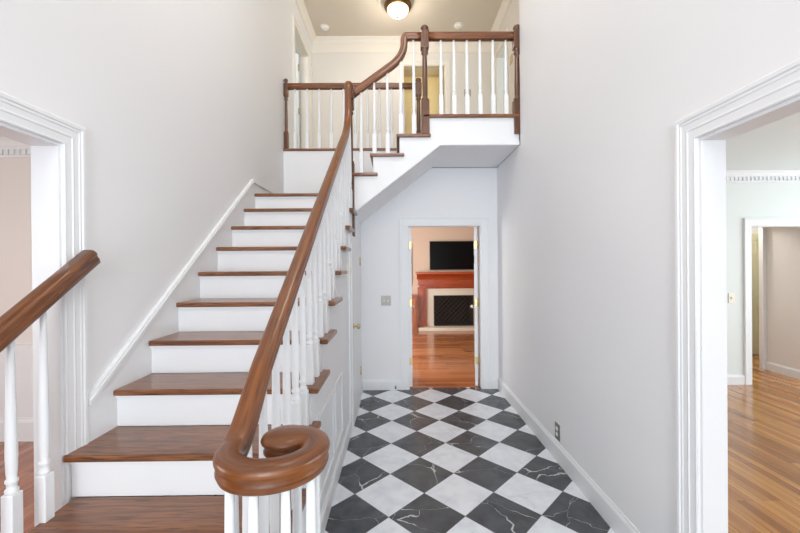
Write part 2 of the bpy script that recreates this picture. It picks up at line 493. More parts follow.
# bedroom to the right of the upper hall
wall('wall_bedroom_right', 'X', 4.2, 4.3, 3.4, 8.2, ZU, ZC, [(4.8, 6.8, 3.6, 5.0)], 'wall_blue')
wall('wall_bedroom_back', 'Y', 8.2, 8.3, XH+.11, 4.3, ZU, ZC, mat='wall_blue')
b = bm_new(); box(b, XH+.11, 4.3, 3.4, 8.3, ZU-.1, ZU); struct('floor_bedroom', b, 'carpet')
b = bm_new(); box(b, XH+.11, 4.3, 3.4, 8.3, ZC, ZC+.1); struct('ceiling_bedroom', b, 'ceil_white')
# bathroom to the left of the upper hall
wall('wall_bath_left', 'X', -3.3, -3.2, 4.2, 6.9, ZU, ZC, mat='wall_warm')
wall('wall_bath_back', 'Y', 6.8, 6.9, -3.2, XL-.115, ZU, ZC, mat='wall_warm')
b = bm_new(); box(b, -3.3, XL-.115, 4.2, 6.9, ZU-.1, ZU); struct('floor_bath', b, 'carpet')
b = bm_new(); box(b, -3.3, XL-.115, 4.2, 6.9, ZC, ZC+.1); struct('ceiling_bath', b, 'ceil_white')
# left room
wall('wall_left_room_back', 'Y', 3.24, 3.34, -5.2, XL-.115, 0, H1, mat='wall_pink')
wall('wall_left_room_side', 'X', -5.2, -5.1, YF, 3.24, 0, H1, [(-.4, 1.6, .6, 2.2)], 'wall_pink')
b = bm_new(); box(b, -5.2, XL-.115, YF, 3.34, H1, H1+.1); struct('ceiling_left_room', b, 'ceil_white')
# right room and its hall
HD = (4.33, 5.35, 1.945)
wall('wall_right_room_back', 'Y', 4.505, 4.61, XR+.1, 6.6, 0, H1, [(HD[0], HD[1], 0, HD[2])], 'wall_green')
wall('wall_right_room_side', 'X', 6.5, 6.6, YF, 6.1, 0, H1, [(-.8, 1.2, .5, 2.2), (2.0, 4.0, .5, 2.2)], 'wall_green')
b = bm_new(); box(b, XR+.1, 6.6, YF, 4.61, H1, H1+.1); struct('ceiling_right_room', b, 'ceil_white')
b = bm_new(); box(b, 3.6, 6.6, 4.61, 6.1, H1, H1+.1); struct('ceiling_hall', b, 'ceil_white')
b = bm_new(); box(b, 5.125, 5.25, 4.61, 5.12, 0, H1); struct('wall_hall_side', b, 'wall_taupe')
wall('wall_hall_end', 'Y', 5.98, 6.1, 3.6, 6.6, 0, H1, mat='wall_taupe')
b = bm_new(); box(b, 3.6, 3.7, 4.61, 5.98, 0, H1); struct('wall_hall_left', b, 'wall_taupe')
# family room
FW = 8.70
wall('wall_family_back', 'Y', FW, FW+.6, -1.5, 3.4, 0, 2.5, [(.846, 1.776, .075, .78)], 'wall_tan')
wall('wall_family_left', 'X', -1.515, XL, 4.70, FW, 0, 2.5, [(5.4, 7.6, .3, 2.2)], 'wall_tan')
wall('wall_family_right', 'X', 3.3, 3.4, YB+.11, FW, 0, 2.5, mat='wall_tan')
b = bm_new(); box(b, XS-.06, 3.4, YB+.11, 9.3, 2.5, 2.6); box(b, -1.5, XS-.06, YK+.02, 9.3, 2.5, 2.6); struct('ceiling_family_room', b, 'ceil_white')

# ------------------------------------------------------------------ windows (behind and beside the camera)
def window(n, axis, c, s0, s1, z0, z1, nx, nz):
    bm = bm_new(); f = .05
    def B(a0, a1, u0, u1):
        if axis == 'X': box(bm, c-.03, c+.03, a0, a1, u0, u1)
        else: box(bm, a0, a1, c-.03, c+.03, u0, u1)
    B(s0, s0+f, z0, z1); B(s1-f, s1, z0, z1); B(s0, s1, z0, z0+f); B(s0, s1, z1-f, z1)
    for i in range(1, nx): s = s0+(s1-s0)*i/nx; B(s-.012, s+.012, z0, z1)
    for i in range(1, nz): z = z0+(z1-z0)*i/nz; B(s0, s1, z-.012, z+.012)
    o = struct('window_%d' % n, bm, 'trim')
    g = bm_new()
    if axis == 'X': box(g, c-.003, c+.003, s0+.02, s1-.02, z0+.02, z1-.02)
    else: box(g, s0+.02, s1-.02, c-.003, c+.003, z0+.02, z1-.02)
    obj('pane', g, 'glass', o)
window(1, 'Y', YF-.075, -1.1, .9, .25, 2.25, 4, 3)
window(2, 'Y', YF-.075, -1.1, .9, 2.75, 5.0, 4, 4)
window(3, 'X', -5.15, -.4, 1.6, .6, 2.2, 3, 3)
window(4, 'X', 6.55, -.8, 1.2, .5, 2.2, 3, 3)
window(5, 'X', 6.55, 2.0, 4.0, .5, 2.2, 3, 3)
window(6, 'X', -1.465, 5.4, 7.6, .3, 2.2, 3, 3)
window(7, 'X', 4.25, 4.8, 6.8, 3.6, 5.0, 3, 3)

# ------------------------------------------------------------------ trim
tn = [0]
def trim(bm, mat='trim'):
    tn[0] += 1; return struct('trim_%d' % tn[0], bm, mat)
b = bm_new(); casing(b, 'X', XL, 1, *OL, FLUTED); jamb(b, 'X', XL-.115, XL, *OL); trim(b)
b = bm_new(); casing(b, 'X', XR, -1, *OR_, FLUTED); jamb(b, 'X', XR, XR+.1, *OR_); trim(b)
b = bm_new(); casing(b, 'Y', YB, -1, *DW, FLAT, w=1.05); jamb(b, 'Y', YB, YB+.11, *DW, t=.006); trim(b)
b = bm_new(); casing(b, 'Y', 4.505, -1, *HD, FLAT, w=.9); jamb(b, 'Y', 4.505, 4.61, *HD); trim(b)
b = bm_new(); casing(b, 'X', XL, 1, *LD, FLAT, z0=ZU, w=.8); jamb(b, 'X', XL-.115, XL, *LD, z0=ZU); trim(b, 'cream_trim')
b = bm_new(); casing(b, 'X', XH, -1, *RD, FLAT, z0=ZU, w=.8); jamb(b, 'X', XH, XH+.11, *RD, z0=ZU); trim(b, 'cream_trim')
b = bm_new(); casing(b, 'Y', YH, -1, *BD, FLAT, z0=ZU, w=.8); jamb(b, 'Y', YH, YH+.11, *BD, z0=ZU); trim(b, 'cream_trim')
# crown of the upper hall
b = bm_new(); crown(b, 'X', XL, 1, YK, YH, ZC, 1.0); crown(b, 'Y', YH, -1, XL, XH, ZC, 1.0); crown(b, 'X', XH, -1, 3.58, YH, ZC, 1.0)
box(b, XL, XH, YH-.008, YH, ZC-.24, ZC-.105); trim(b, 'cream_trim')
b = bm_new(); crown(b, 'Y', 4.505, -1, XR+.1, 6.5, H1, .6, True); trim(b)
b = bm_new(); crown(b, 'Y', 3.24, -1, -5.1, XL-.115, H1, .8, True); trim(b)
# chair rail + wainscot of left room
b = bm_new(); box(b, -5.1, XL-.115, 3.228, 3.24, 0, .80); box(b, -5.1, XL-.115, 3.205, 3.24, .79, .83); box(b, -5.1, XL-.115, 3.215, 3.24, .74, .79); trim(b)
# hall end door casing stub
b = bm_new(); box(b, 5.075, 5.125, 5.10, 5.119, 0, H1-.001); trim(b)
b = bm_new(); box(b, 5.08, 5.124, 5.1205, 5.165, 0, H1-.001); box(b, 3.7, 5.08, 5.1205, 5.165, 2.0, H1-.001); struct('wall_hall_header', b, 'wall_taupe')
# soffit edge moulding
b = bm_new()
for d0, d1, p in ((0, .028, .016), (.028, .05, .009)):
    prism(b, [(-.40, 2.025+d0), (.43, ZS+d0), (XR, ZS+d0), (XR, ZS+d1), (.42, ZS+d1), (-.40, 2.025+d1)], 'Y', YS-p, YS)
trim(b)
# wall panels below the stair
def panel_frame(bm, y0, y1, z0, z1, w=.022, d=.012):
    for a in ((y0, y1, z1-w, z1), (y0, y1, z0, z0+w), (y0, y0+w, z0+w, z1-w), (y1-w, y1, z0+w, z1-w)):
        box(bm, XS, XS+d, a[0], a[1], a[2], a[3], bev=.004, seg=1)
for y0, y1, z1 in ((2.52, 2.84, .68), (2.0, 2.46, .68), (1.5, 1.94, .5)):
    b = bm_new(); panel_frame(b, y0, y1, .22, z1); trim(b)
# closet door under the stair: casing
CD = (3.36, 4.04, 1.70)
b = bm_new()
for a in ((CD[0]-.075, CD[0], 0, CD[2]+.075), (CD[1], CD[1]+.075, 0, CD[2]+.075), (CD[0], CD[1], CD[2], CD[2]+.075)):
    box(b, XS, XS+.017, a[0], a[1], a[2], a[3], bev=.004)
trim(b)

baseboard('baseboard_right', 'X', XR, -1, OR_[1]+.105, YB)
baseboard('baseboard_back', 'Y', YB, -1, XS, DW[0]-.105, h=.125)
baseboard('baseboard_back_right', 'Y', YB, -1, DW[1]+.105, XR, h=.125)
baseboard('baseboard_stair', 'X', XS, 1, YN(1)+.06, CD[0]-.075, h=.12)
baseboard('baseboard_stair_far', 'X', XS, 1, CD[1]+.075, YB, h=.12)
baseboard('baseboard_left_room', 'Y', 3.228, -1, -5.1, XL-.115, h=.2)
baseboard('baseboard_right_room', 'Y', 4.505, -1, XR+.1, HD[0]-.09, h=.12)
baseboard('baseboard_hall', 'X', 5.125, -1, 4.61, 5.10, h=.12)
baseboard('baseboard_hall_end', 'Y', 5.98, -1, 3.7, 6.5, h=.12)

# ------------------------------------------------------------------ doors
def door_leaf(bm, w, h, t, rows, cols=2):
    """leaf in local coords: hinge edge x=0, width +x, thickness 0..t in y, z 0..h; raised panels"""
    box(bm, 0, w, 0, t, 0, h, bev=.002, seg=1)
    st = .1*w/.7
    for (z0, z1) in rows:
        for c in range(cols):
            cw = (w-st*(cols+1))/cols; x0 = st+c*(cw+st)
            for ys in ((-.006, 0), (t, t+.006)):
                for a in ((x0, x0+cw, z0, z0+.018), (x0, x0+cw, z1-.018, z1), (x0, x0+.018, z0, z1), (x0+cw-.018, x0+cw, z0, z1), (x0+.04, x0+cw-.04, z0+.04, z1-.04)):
                    if a[1] > a[0] and a[3] > a[2]: box(bm, a[0], a[1], ys[0], ys[1], a[2], a[3])

ROWS = [(.2, .78), (.92, 1.5), (1.6, 1.85)]
dn = [0]
def door(w, h, t, loc, rot, mat, rows=ROWS, cols=2, hinges=(.2, .95, 1.7), knob=None, knob_mat='brass', hside=0, hr=.008):
    dn[0] += 1
    bm = bm_new(); door_leaf(bm, w, h, t, rows, cols)
    o = obj('door_%d' % dn[0], bm, mat); o['kind'] = 'structure'
    o.location = loc; o.rotation_euler = (0, 0, rot)
    for z in hinges:
        hb = bm_new(); lathe(hb, [(hr, z-.045), (hr, z+.045)], (-.004, hside, 0), 10); box(hb, -.002, .0005, .001, t-.001, z-.045, z+.045)
        obj('hinge', hb, 'brass', o, local=True)
    if knob:
        for s, y0 in ((-1, 0), (1, t)):
            kb = bm_new()
            lathe(kb, [(.026, y0), (.026, y0+s*.006), (.009, y0+s*.01), (.009, y0+s*.03), (.02, y0+s*.036), (.026, y0+s*.048), (.022, y0+s*.06), (.006, y0+s*.066)], (knob[0], 0, knob[1]), 16, 'Y')
            obj('knob', kb, knob_mat, o, local=True)
    return o
# narrow double doors of the passage, opened into the family room
LW = .425
door(LW, DW[2]-.015, .034, (DW[0]+.042, YB+.075, .008), math.radians(92), 'trim', cols=1, hinges=(.31, 1.02, 1.73), knob=(LW-.05, .93), knob_mat='nickel', hside=.036)
door(LW, DW[2]-.015, .036, (DW[1]-.030, YB+.075, .008), math.radians(76), 'trim', cols=1, hinges=(.31, 1.02, 1.73), knob=(LW-.05, .93), knob_mat='nickel', hside=-.004)
# closet door under the stair (closed, flush)
door(CD[1]-CD[0]-.006, CD[2]-.01, .012, (XS+.014, CD[1]-.003, .008), -PI/2, 'trim', rows=[], hinges=(.34, 1.53), knob=(.62, .925), hside=.016)
# upper left door, hinged on the far jamb and opened into the room
door(.76, 1.9, .036, (XL-.13, LD[1]-.055, ZU+.01), PI, 'trim', hinges=(.28, .98, 1.67), hside=.042, hr=.012)
# door in the hall beyond the right room
door(.84, 1.95, .036, (5.08, 5.93, .01), 0, 'door_cream', hinges=())
# door of the closet behind the upper hall
door(.68, 1.92, .036, (BD[1]-.02, YH+.12, ZU+.01), math.radians(80), 'door_cream', hinges=(.3, 1.0, 1.7), hside=.01)

# ------------------------------------------------------------------ staircase
st = thing('staircase', 'staircase with oak treads and white risers climbing along the left wall', 'staircase', (-.9, YN(1), 0))
XT = -.394                        # end of the tread returns
for k in range(1, 12):
    b = bm_new(); xl = -1.385 if k <= 3 else (-1.414 if k == 4 else -1.40)
    box(b, xl, XS+.0, YN(k), YN(k+1)+.03, ZN(k)-.03, ZN(k), bev=.008, seg=3)
    box(b, XS-.004, XT, YN(k), YN(k+1)+.075, ZN(k)-.03, ZN(k), bev=.008, seg=3)
    if k == 1:
        lathe(b, [(.165, ZN(1)-.03), (.173, ZN(1)-.022), (.173, ZN(1)-.008), (.165, ZN(1))], (-.315, .97, 0), 28)
    obj('tread', b, 'tread', st)
for k in range(1, 13):
    b = bm_new(); xl = -1.385 if k <= 3 else -1.40
    z0 = ZN(k-1) if k > 1 else 0
    xr = XS-.0595
    box(b, xl, xr, YN(k)+.03, YN(k)+.048, z0, ZN(k)-.03)
    box(b, xl, XS, YN(k)+.018, YN(k)+.03, ZN(k)-.045, ZN(k)-.03)
    if k == 1:
        lathe(b, [(.14, 0), (.14, ZN(1)-.03)], (-.315, .97, 0), 28)
    obj('riser', b, 'trim', st)
# open end of the lowest steps towards the left room
pts = [(YN(1)+.03, 0)]
for k in range(1, 4): pts += [(YN(k)+.03, ZN(k)-.03), (YN(k+1)+.03, ZN(k)-.03)]
pts += [(YN(4)+.03, 0)]
b = bm_new(); prism(b, pts, 'X', -1.385, -1.35); obj('stringer', b, 'trim', st)
# landing
b = bm_new(); box(b, -1.40, -.445, YN(12), YK, ZN(12)-.03, ZN(12), bev=.008, seg=3); obj('landing', b, 'tread', st)
b = bm_new(); box(b, -1.40, -.445, YN(12)+.05, YK, ZN(12)-.12, ZN(12)-.031); obj('landing_base', b, 'trim', st)
# skirting on the left wall
sl = R/G; zt = lambda y: .872+sl*1.025*(y-1.683)
b = bm_new()
y0, y1 = OL[1]+.107, 3.63
prism(b, [(y0, ZN(3)), (y1, ZN(11)), (YK, ZN(11)), (YK, zt(y1)), (y1, zt(y1)), (y0, zt(y0))], 'X', XL, -1.40)
obj('skirt_board', b, 'trim', st)
b = bm_new()
for d0, d1, p in ((-.002, .020, .012), (.020, .032, .006)):
    prism(b, [(y0, zt(y0)+d0), (y1, zt(y1)+d0), (YK, zt(y1)+d0), (YK, zt(y1)+d1), (y1-.004, zt(y1)+d1), (y0, zt(y0)+d1)], 'X', XL, -1.40+p)
obj('skirt_cap', b, 'trim', st)
# upper flight, climbing to the right
X13 = -.52; XNs = lambda k: X13+G*(k-13)
for k in (13, 14, 15):
    b = bm_new()
    box(b, XNs(k), XNs(k+1)+.03, YS-.0, YK, ZN(k)-.03, ZN(k), bev=.008, seg=3)
    box(b, XNs(k), XNs(k+1)+.075, YS-.03, YS+.004, ZN(k)-.03, ZN(k), bev=.008, seg=3)
    obj('tread', b, 'tread', st)
for k in (13, 14, 15, 16):
    b = bm_new(); box(b, XNs(k)+.03, XNs(k)+.048, YS+.0302, YK, ZN(k-1), ZN(k)-.03); obj('riser', b, 'trim', st)
pts = [(-.47, 2.005), (-.47, ZN(13)-.03)]
for k in (13, 14, 15): pts += [(XNs(k+1)+.03, ZN(k)-.03), (XNs(k+1)+.03, ZN(k+1)-.03)]
pts += [(XR, ZN(16)-.03), (XR, ZS+.01), (.43, ZS+.01)]
b = bm_new(); prism(b, pts, 'Y', YS, YS+.03); obj('fascia', b, 'trim', st)
b = bm_new(); box(b, XNs(16), XR, YS-.03, YS+.11, ZU-.03, ZU, bev=.008, seg=3); obj('balcony_nosing', b, 'tread', st)
b = bm_new(); box(b, XL, .30, YK-.02, YK+.10, ZU-.03, ZU, bev=.008, seg=3); obj('hall_nosing', b, 'tread', st)

# ------------------------------------------------------------------ balusters and newels
BC = {}
def baluster(parent, x, y, z, h, block=.20, w=.042):
    key = (round(h, 3), round(block, 3), w)
    loc = Vector((x, y, z))-wloc(parent)
    if key in BC:
        o = BC[key].copy(); COL.objects.link(o); o.parent = parent; o.location = loc; return o
    b = bm_new(); box(b, -w/2, w/2, -w/2, w/2, 0, block, bev=.003, seg=1)
    s = block; L = h-block
    pr = [(.014, s-.004), (.0195, s+.006), (.0195, s+.014), (.014, s+.020), (.0145, s+.034), (.0185, s+.040), (.0185, s+.048), (.0135, s+.054),
          (.0155, s+.075), (.0172, s+.13), (.0168, s+.2), (.0145, s+L*.6), (.0118, s+L*.85), (.0105, s+L)]
    lathe(b, pr, n=14)
    o = obj('baluster', b, 'trim', parent, local=True); o.location = loc
    BC[key] = o; return o

def newel(parent, x, y, zb, zb1, zu0, zu1, ztop, w=.08, name='newel_post'):
    b = bm_new(); h = w/2
    box(b, x-h, x+h, y-h, y+h, zb, zb1, bev=.004)
    L = zu0-zb1
    lathe(b, [(h*.9, zb1-.002), (h*.95, zb1+.012), (h*.62, zb1+.03), (h*.66, zb1+.05), (h*.68, zb1+L*.3), (h*.58, zb1+L*.82), (h*.54, zu0-.06), (h*.85, zu0-.045), (h*.85, zu0-.032), (h*.6, zu0-.022), (h*.92, zu0-.004), (h*.92, zu0+.002)], (x, y, 0), 20)
    box(b, x-h, x+h, y-h, y+h, zu0, zu1, bev=.006)
    t = ztop-zu1
    lathe(b, [(h*.7, zu1-.002), (h*.55, zu1+t*.25), (h*.95, zu1+t*.45), (h*.98, zu1+t*.6), (h*.75, zu1+t*.85), (h*.3, ztop)], (x, y, 0), 20)
    return obj(name, b, 'newel', parent)

# lower flight: rail with volute at the foot and a gooseneck at the top
XB = -.432
HR = .745                          # rail centre above the nosing line
zr = lambda y: Z4+sl*(y-Y4)+HR
bal = thing('stair_balustrade', 'long white balustrade with brown handrail ending in a scrolled volute, right of the lower flight', 'balustrade', (XB, YN(1), 0))
ZV = 1.006
C = Vector((-.318, .968, ZV))
radii = [(180, .108), (205, .117), (235, .119), (270, .108), (320, .107), (360, .106), (400, .080), (440, .046)]
wids = [(180, 1), (340, 1), (370, 1.1), (400, 1.45), (440, 1.95)]
def rad(a, tab=None):
    tab = tab or radii
    for (a0, r0), (a1, r1) in zip(tab, tab[1:]):
        if a0 <= a <= a1: return r0+(r1-r0)*(a-a0)/(a1-a0)
spiral = []; wsp = []
for i in range(0, 85):
    a = 180+i*5
    if a > 440: break
    r = sum(rad(min(440, max(180, a+d))) for d in (-20, -10, 0, 10, 20))/5
    wsp.append(rad(a, wids)); spiral.append(C+Vector((r*math.cos(math.radians(a)), r*math.sin(math.radians(a)), 0)))
ya = 1.24
path = join(spiral[::-1],
            [Vector((XB, (1-t)**3*.968+3*t*(1-t)**2*1.03+3*t*t*(1-t)*1.12+t**3*1.21, (1-t)**3*ZV+3*t*(1-t)**2*ZV+3*t*t*(1-t)*zr(1.12)+t**3*zr(1.21))) for t in [i/14 for i in range(1, 15)]],
            line((XB, ya, zr(ya)), (XB, 3.10, zr(3.10)), 14),
            bez((XB, 3.10, zr(3.10)), (XB, 3.36, zr(3.36)), (XB, 3.36, zr(3.36)+.20), 10),
            line((XB, 3.36, zr(3.36)+.2), (XB, 3.36, 3.085), 3),
            bez((XB, 3.36, 3.085), (XB, 3.36, 3.155), (XB, 3.44, 3.155), 8),
            line((XB, 3.44, 3.155), (XB, 3.625, 3.155), 3))
scl = wsp[::-1]+[max(.86, 1-.14*i/14) for i in range(1, len(path)-len(wsp)+1)]
b = bm_new(); sweep(b, path, rail_profile(), scales=scl)
RE = .0335*1.95; EC = spiral[-1]
lathe(b, [(0.0, ZV-.032)]+[(a*1.95, ZV-.032+z) for a, z in RAIL[::-1]], (EC.x, EC.y, 0), 32)
obj('handrail', b, 'rail', bal)
for k in range(1, 12):
    for d in (.065, .196):
        y = YN(k)+d
        if y < 1.08: continue
        baluster(bal, -.450, y, ZN(k), zr(y)-.028-ZN(k))
for a in (185, 222, 260, 298, 336, 14, 56):
    r = rad(a if a >= 180 else a+360)
    baluster(bal, C.x+r*math.cos(math.radians(a)), C.y+r*math.sin(math.radians(a)), ZN(1), ZV-.028-ZN(1))
b = bm_new(); z0, z1 = ZN(1), ZV-.028
lathe(b, [(.03, z0), (.03, z0+.16), (.02, z0+.17), (.026, z0+.19), (.016, z0+.21), (.017, z0+.4), (.0135, z1)], (-.285, .93, 0), 16)
o = obj('volute_post', b, 'newel', bal); o['label'] = 'slim brown turned post under the volute'
newel(bal, -.45, 3.652, 1.775, 2.50, 3.03, 3.19, 3.215, w=.074)

# upper flight and balcony
ub = thing('balcony_balustrade', 'brown railed balustrade with white balusters along the upper steps and balcony edge', 'balustrade', (.3, 3.67, ZN(12)))
YR = 3.655
zr2 = lambda x: ZN(13)+sl*(x-X13)+.715
ZB = 3.745
xs = -.055
path = join(line((-.435, YR-.0, zr2(-.435)), (xs, YR, zr2(xs)), 8),
            bez((xs, YR, zr2(xs)), (.085, YR, zr2(.085)), (.085, YR, zr2(.085)+.13), 10),
            line((.085, YR, zr2(.085)+.13), (.085, YR, ZB-.035), 2),
            bez((.085, YR, ZB-.035), (.085, YR, ZB), (.12, YR, ZB), 6),
            line((.12, YR, ZB), (.25, YR, ZB), 3))
b = bm_new(); sweep(b, path, rail_profile(1.1), side0=(0, 1, 0)); obj('handrail', b, 'rail', ub)
b = bm_new(); sweep(b, line((.32, YR, ZB), (1.18, YR, ZB), 8), rail_profile(1.15), side0=(0, 1, 0)); obj('handrail', b, 'rail', ub)
for k in (13, 14, 15):
    for d in (.075, .205):
        x = XNs(k)+d-.03
        if x < -.40: continue
        top = zr2(x)-.03
        if x > -.03: top = zr2(x)+.03
        if x > .10: top = ZB-.03
        baluster(ub, x, YR+.005, ZN(k), top-ZN(k))
newel(ub, .287, 3.65, 2.775, 3.11, 3.615, 3.79, 3.85)
newel(ub, 1.198, 3.65, 2.775, 3.11, 3.615, 3.79, 3.85, w=.078)
for i in range(6):
    baluster(ub, .447+.1285*i, YR+.005, ZU, ZB-.03-ZU)

# back of the stairwell
hb_ = thing('hall_balustrade', 'brown railed balustrade with white balusters on the white wall behind the landing', 'balustrade', (-.5, 4.70, ZU))
YQ = 4.70
b = bm_new(); sweep(b, line((-1.36, YQ, 3.765), (.25, YQ, 3.765), 10), rail_profile(1.1), side0=(0, 1, 0)); obj('handrail', b, 'rail', hb_)
newel(hb_, -1.388, YQ, ZU, 3.18, 3.64, 3.80, 3.865, w=.054)
newel(hb_, .287, YQ, ZU, 3.18, 3.64, 3.80, 3.865, w=.076)
for i in range(10):
    baluster(hb_, -1.275+.1525*i, YQ, ZU, 3.735-ZU)

# short rail on the left side of the lowest steps
lb = thing('short_balustrade', 'short white balustrade with brown handrail dying into the left door casing', 'balustrade', (-1.365, 1.2, 0))
XQ = -1.372
zl = lambda y: Z4+sl*(y-Y4)+.763
b = bm_new(); sweep(b, line((XQ, .80, zl(.80)), (XQ, 1.672, zl(1.672)), 6), rail_profile(1.1)); obj('handrail', b, 'rail', lb)
for k, y in ((1, .83), (1, .95), (2, 1.07), (2, 1.195), (3, 1.325), (3, 1.447)):
    baluster(lb, -1.376, y, ZN(k), zl(y)-.03-ZN(k), block=.18)

# ------------------------------------------------------------------ wall plates, detectors, lamp
def plate_x(face, sgn, y, z, w, h, name, label, cat, mat, kind):
    t = thing(name, label, cat, (face, y, z)); a = sorted((face, face+sgn*.007))
    bxo('plate', mat, t, a[0], a[1], y-w/2, y+w/2, z-h/2, z+h/2, bev=.002)
    a = sorted((face+sgn*.006, face+sgn*.011))
    if kind == 'outlet':
        for dz in (-.021, .021):
            bm = bm_new(); box(bm, a[0], a[1], y-.016, y+.016, z+dz-.014, z+dz+.014, bev=.003); obj('receptacle', bm, 'white_pl', t)
    else:
        bxo('toggle', 'ivory', t, a[0], face+sgn*.016 if sgn > 0 else a[1], y-.005, y+.005, z-.012, z+.012)
    return t
def plate_y(face, x, z, w, h, name, label, cat, mat, tmat, n):
    t = thing(name, label, cat, (x, face, z))
    bxo('plate', mat, t, x-w/2, x+w/2, face-.007, face, z-h/2, z+h/2, bev=.002)
    for i in range(n):
        xx = x+(i-(n-1)/2)*.046
        bxo('toggle', tmat, t, xx-.006, xx+.006, face-.018, face-.006, z-.012, z+.012)
    return t
plate_x(XR, -1, 2.80, .222, .075, .12, 'wall_outlet', 'grey metal electrical outlet low on the right wall above the baseboard', 'outlet', 'plate_dark', 'outlet')
plate_x(XS, 1, 3.235, 1.44, .075, .14, 'light_switch', 'ivory light switch on the white wall below the stair end', 'light switch', 'ivory', 'switch')
plate_y(YB, -.137, 1.07, .118, .118, 'light_switch', 'square pewter double light switch left of the far doorway', 'light switch', 'plate', 'ivory', 2)
plate_y(4.505, 4.09, 1.06, .075, .12, 'light_switch', 'ivory light switch on the pale wall seen through the right opening', 'light switch', 'ivory', 'white_pl', 1)
plate_y(YH, 1.225, 4.43, .118, .118, 'light_switch', 'double light switch on the upper hall wall behind the balcony', 'light switch', 'plate', 'ivory', 2)
plate_x(XH, -1, 5.30, 4.43, .12, .12, 'light_switch', 'brass light switch beside the upper right doorway', 'light switch', 'brass', 'switch')
def detector(x, y, label):
    t = thing('smoke_detector', label, 'smoke detector', (x, y, ZC))
    b = bm_new(); lathe(b, [(.075, ZC), (.075, ZC-.012), (.066, ZC-.016)], (x, y, 0), 24); obj('mounting_ring', b, 'cream_trim', t)
    b = bm_new(); lathe(b, [(.062, ZC-.015), (.062, ZC-.03), (.052, ZC-.042), (.02, ZC-.046)], (x, y, 0), 24); obj('cover', b, 'white_pl', t)
detector(-1.14, 6.0, 'round cream detector on the ceiling near the left crown moulding')
detector(1.02, 5.97, 'round white smoke detector on the ceiling above the balcony')
LX, LY = .04, 5.42
t = thing('ceiling_light', 'bronze ringed flush ceiling light with glowing glass bowl', 'ceiling light', (LX, LY, ZC))
b = bm_new(); lathe(b, [(.13, ZC), (.17, ZC-.02), (.198, ZC-.06), (.203, ZC-.085), (.195, ZC-.105), (.175, ZC-.125), (.160, ZC-.128)], (LX, LY, 0), 32); obj('canopy', b, 'bronze', t)
b = bm_new(); lathe(b, [(.160, ZC-.12), (.157, ZC-.145), (.14, ZC-.175), (.11, ZC-.20), (.07, ZC-.222), (.03, ZC-.236), (.012, ZC-.238)], (LX, LY, 0), 32); obj('glass_bowl', b, 'bowl', t)
b = bm_new(); lathe(b, [(.012, ZC-.234), (.016, ZC-.243), (.008, ZC-.252), (.012, ZC-.262), (.003, ZC-.27)], (LX, LY, 0), 16); obj('finial', b, 'bronze', t)
# door stop on the passage baseboard
t = thing('door_stop', 'small door stop on the baseboard left of the far doorway', 'door stop', (-.03, YB-.02, .04))
b = bm_new(); lathe(b, [(.012, YB-.014), (.012, YB-.02), (.005, YB-.024), (.005, YB-.07)], (-.03, 0, .045), 12, 'Y'); obj('spring', b, 'nickel', t)
b = bm_new(); lathe(b, [(.009, YB-.068), (.01, YB-.085), (.006, YB-.09)], (-.03, 0, .045), 12, 'Y'); obj('rubber_tip', b, 'rubber', t)

# ------------------------------------------------------------------ family room
FX = 1.315
fp = thing('fireplace', 'reddish wood fireplace mantel with pale stone surround in the far room', 'fireplace', (FX, FW, 0))
bxo('mantel_shelf', 'mantel', fp, FX-.885, FX+.885, FW-.24, FW, 1.285, 1.335, bev=.006)
b = bm_new()
prism(b, [(FW, 1.285), (FW-.20, 1.285), (FW-.18, 1.26), (FW-.13, 1.23), (FW-.10, 1.19), (FW-.09, 1.16), (FW, 1.16)], 'X', FX-.86, FX+.86); obj('crown_moulding', b, 'mantel', fp)
bxo('frieze', 'mantel', fp, FX-.83, FX+.83, FW-.07, FW, 1.03, 1.16, bev=.004)
b = bm_new(); box(b, FX-.80, FX+.80, FW-.10, FW, .98, 1.03, bev=.008); box(b, FX-.72, FX+.72, FW-.05, FW, .945, .98); obj('lintel', b, 'mantel', fp)
for s in (-1, 1):
    b = bm_new(); a = sorted((FX+s*.84, FX+s*.63))
    box(b, a[0], a[1], FW-.07, FW, 0, .98); box(b, a[0]+.05, a[1]-.05, FW-.085, FW, .16, .94, bev=.006); box(b, a[0]-.01, a[1]+.01, FW-.09, FW, 0, .13, bev=.004)
    obj('pilaster', b, 'mantel_v', fp)
b = bm_new()
for a in ((FX-.63, FX-.468, .07, .945), (FX+.462, FX+.63, .07, .945), (FX-.47, FX+.465, .785, .945)):
    box(b, a[0], a[1], FW-.03, FW+.02, a[2], a[3])
obj('stone_surround', b, 'stone', fp)
bxo('hearth', 'stone', fp, FX-.84, FX+.84, FW-.33, FW-.0, 0, .07, bev=.006)
b = bm_new()
box(b, FX-.466, FX+.461, FW+.45, FW+.47, .08, .78); box(b, FX-.466, FX-.45, FW+.02, FW+.45, .08, .78); box(b, FX+.445, FX+.461, FW+.02, FW+.45, .08, .78)
box(b, FX-.45, FX+.445, FW+.02, FW+.45, .076, .09); obj('firebox', b, 'soot', fp)
t = thing('fire_screen', 'black mesh screen across the fireplace opening', 'fire screen', (FX, FW-.05, .07))
b = bm_new()
for a in ((-.46, -.445, .07, .78), (.445, .46, .07, .78), (-.46, .46, .765, .78), (-.46, .46, .07, .085)):
    box(b, FX+a[0], FX+a[1], FW-.055, FW-.035, a[2], a[3])
obj('frame', b, 'iron', t)
b = bm_new()
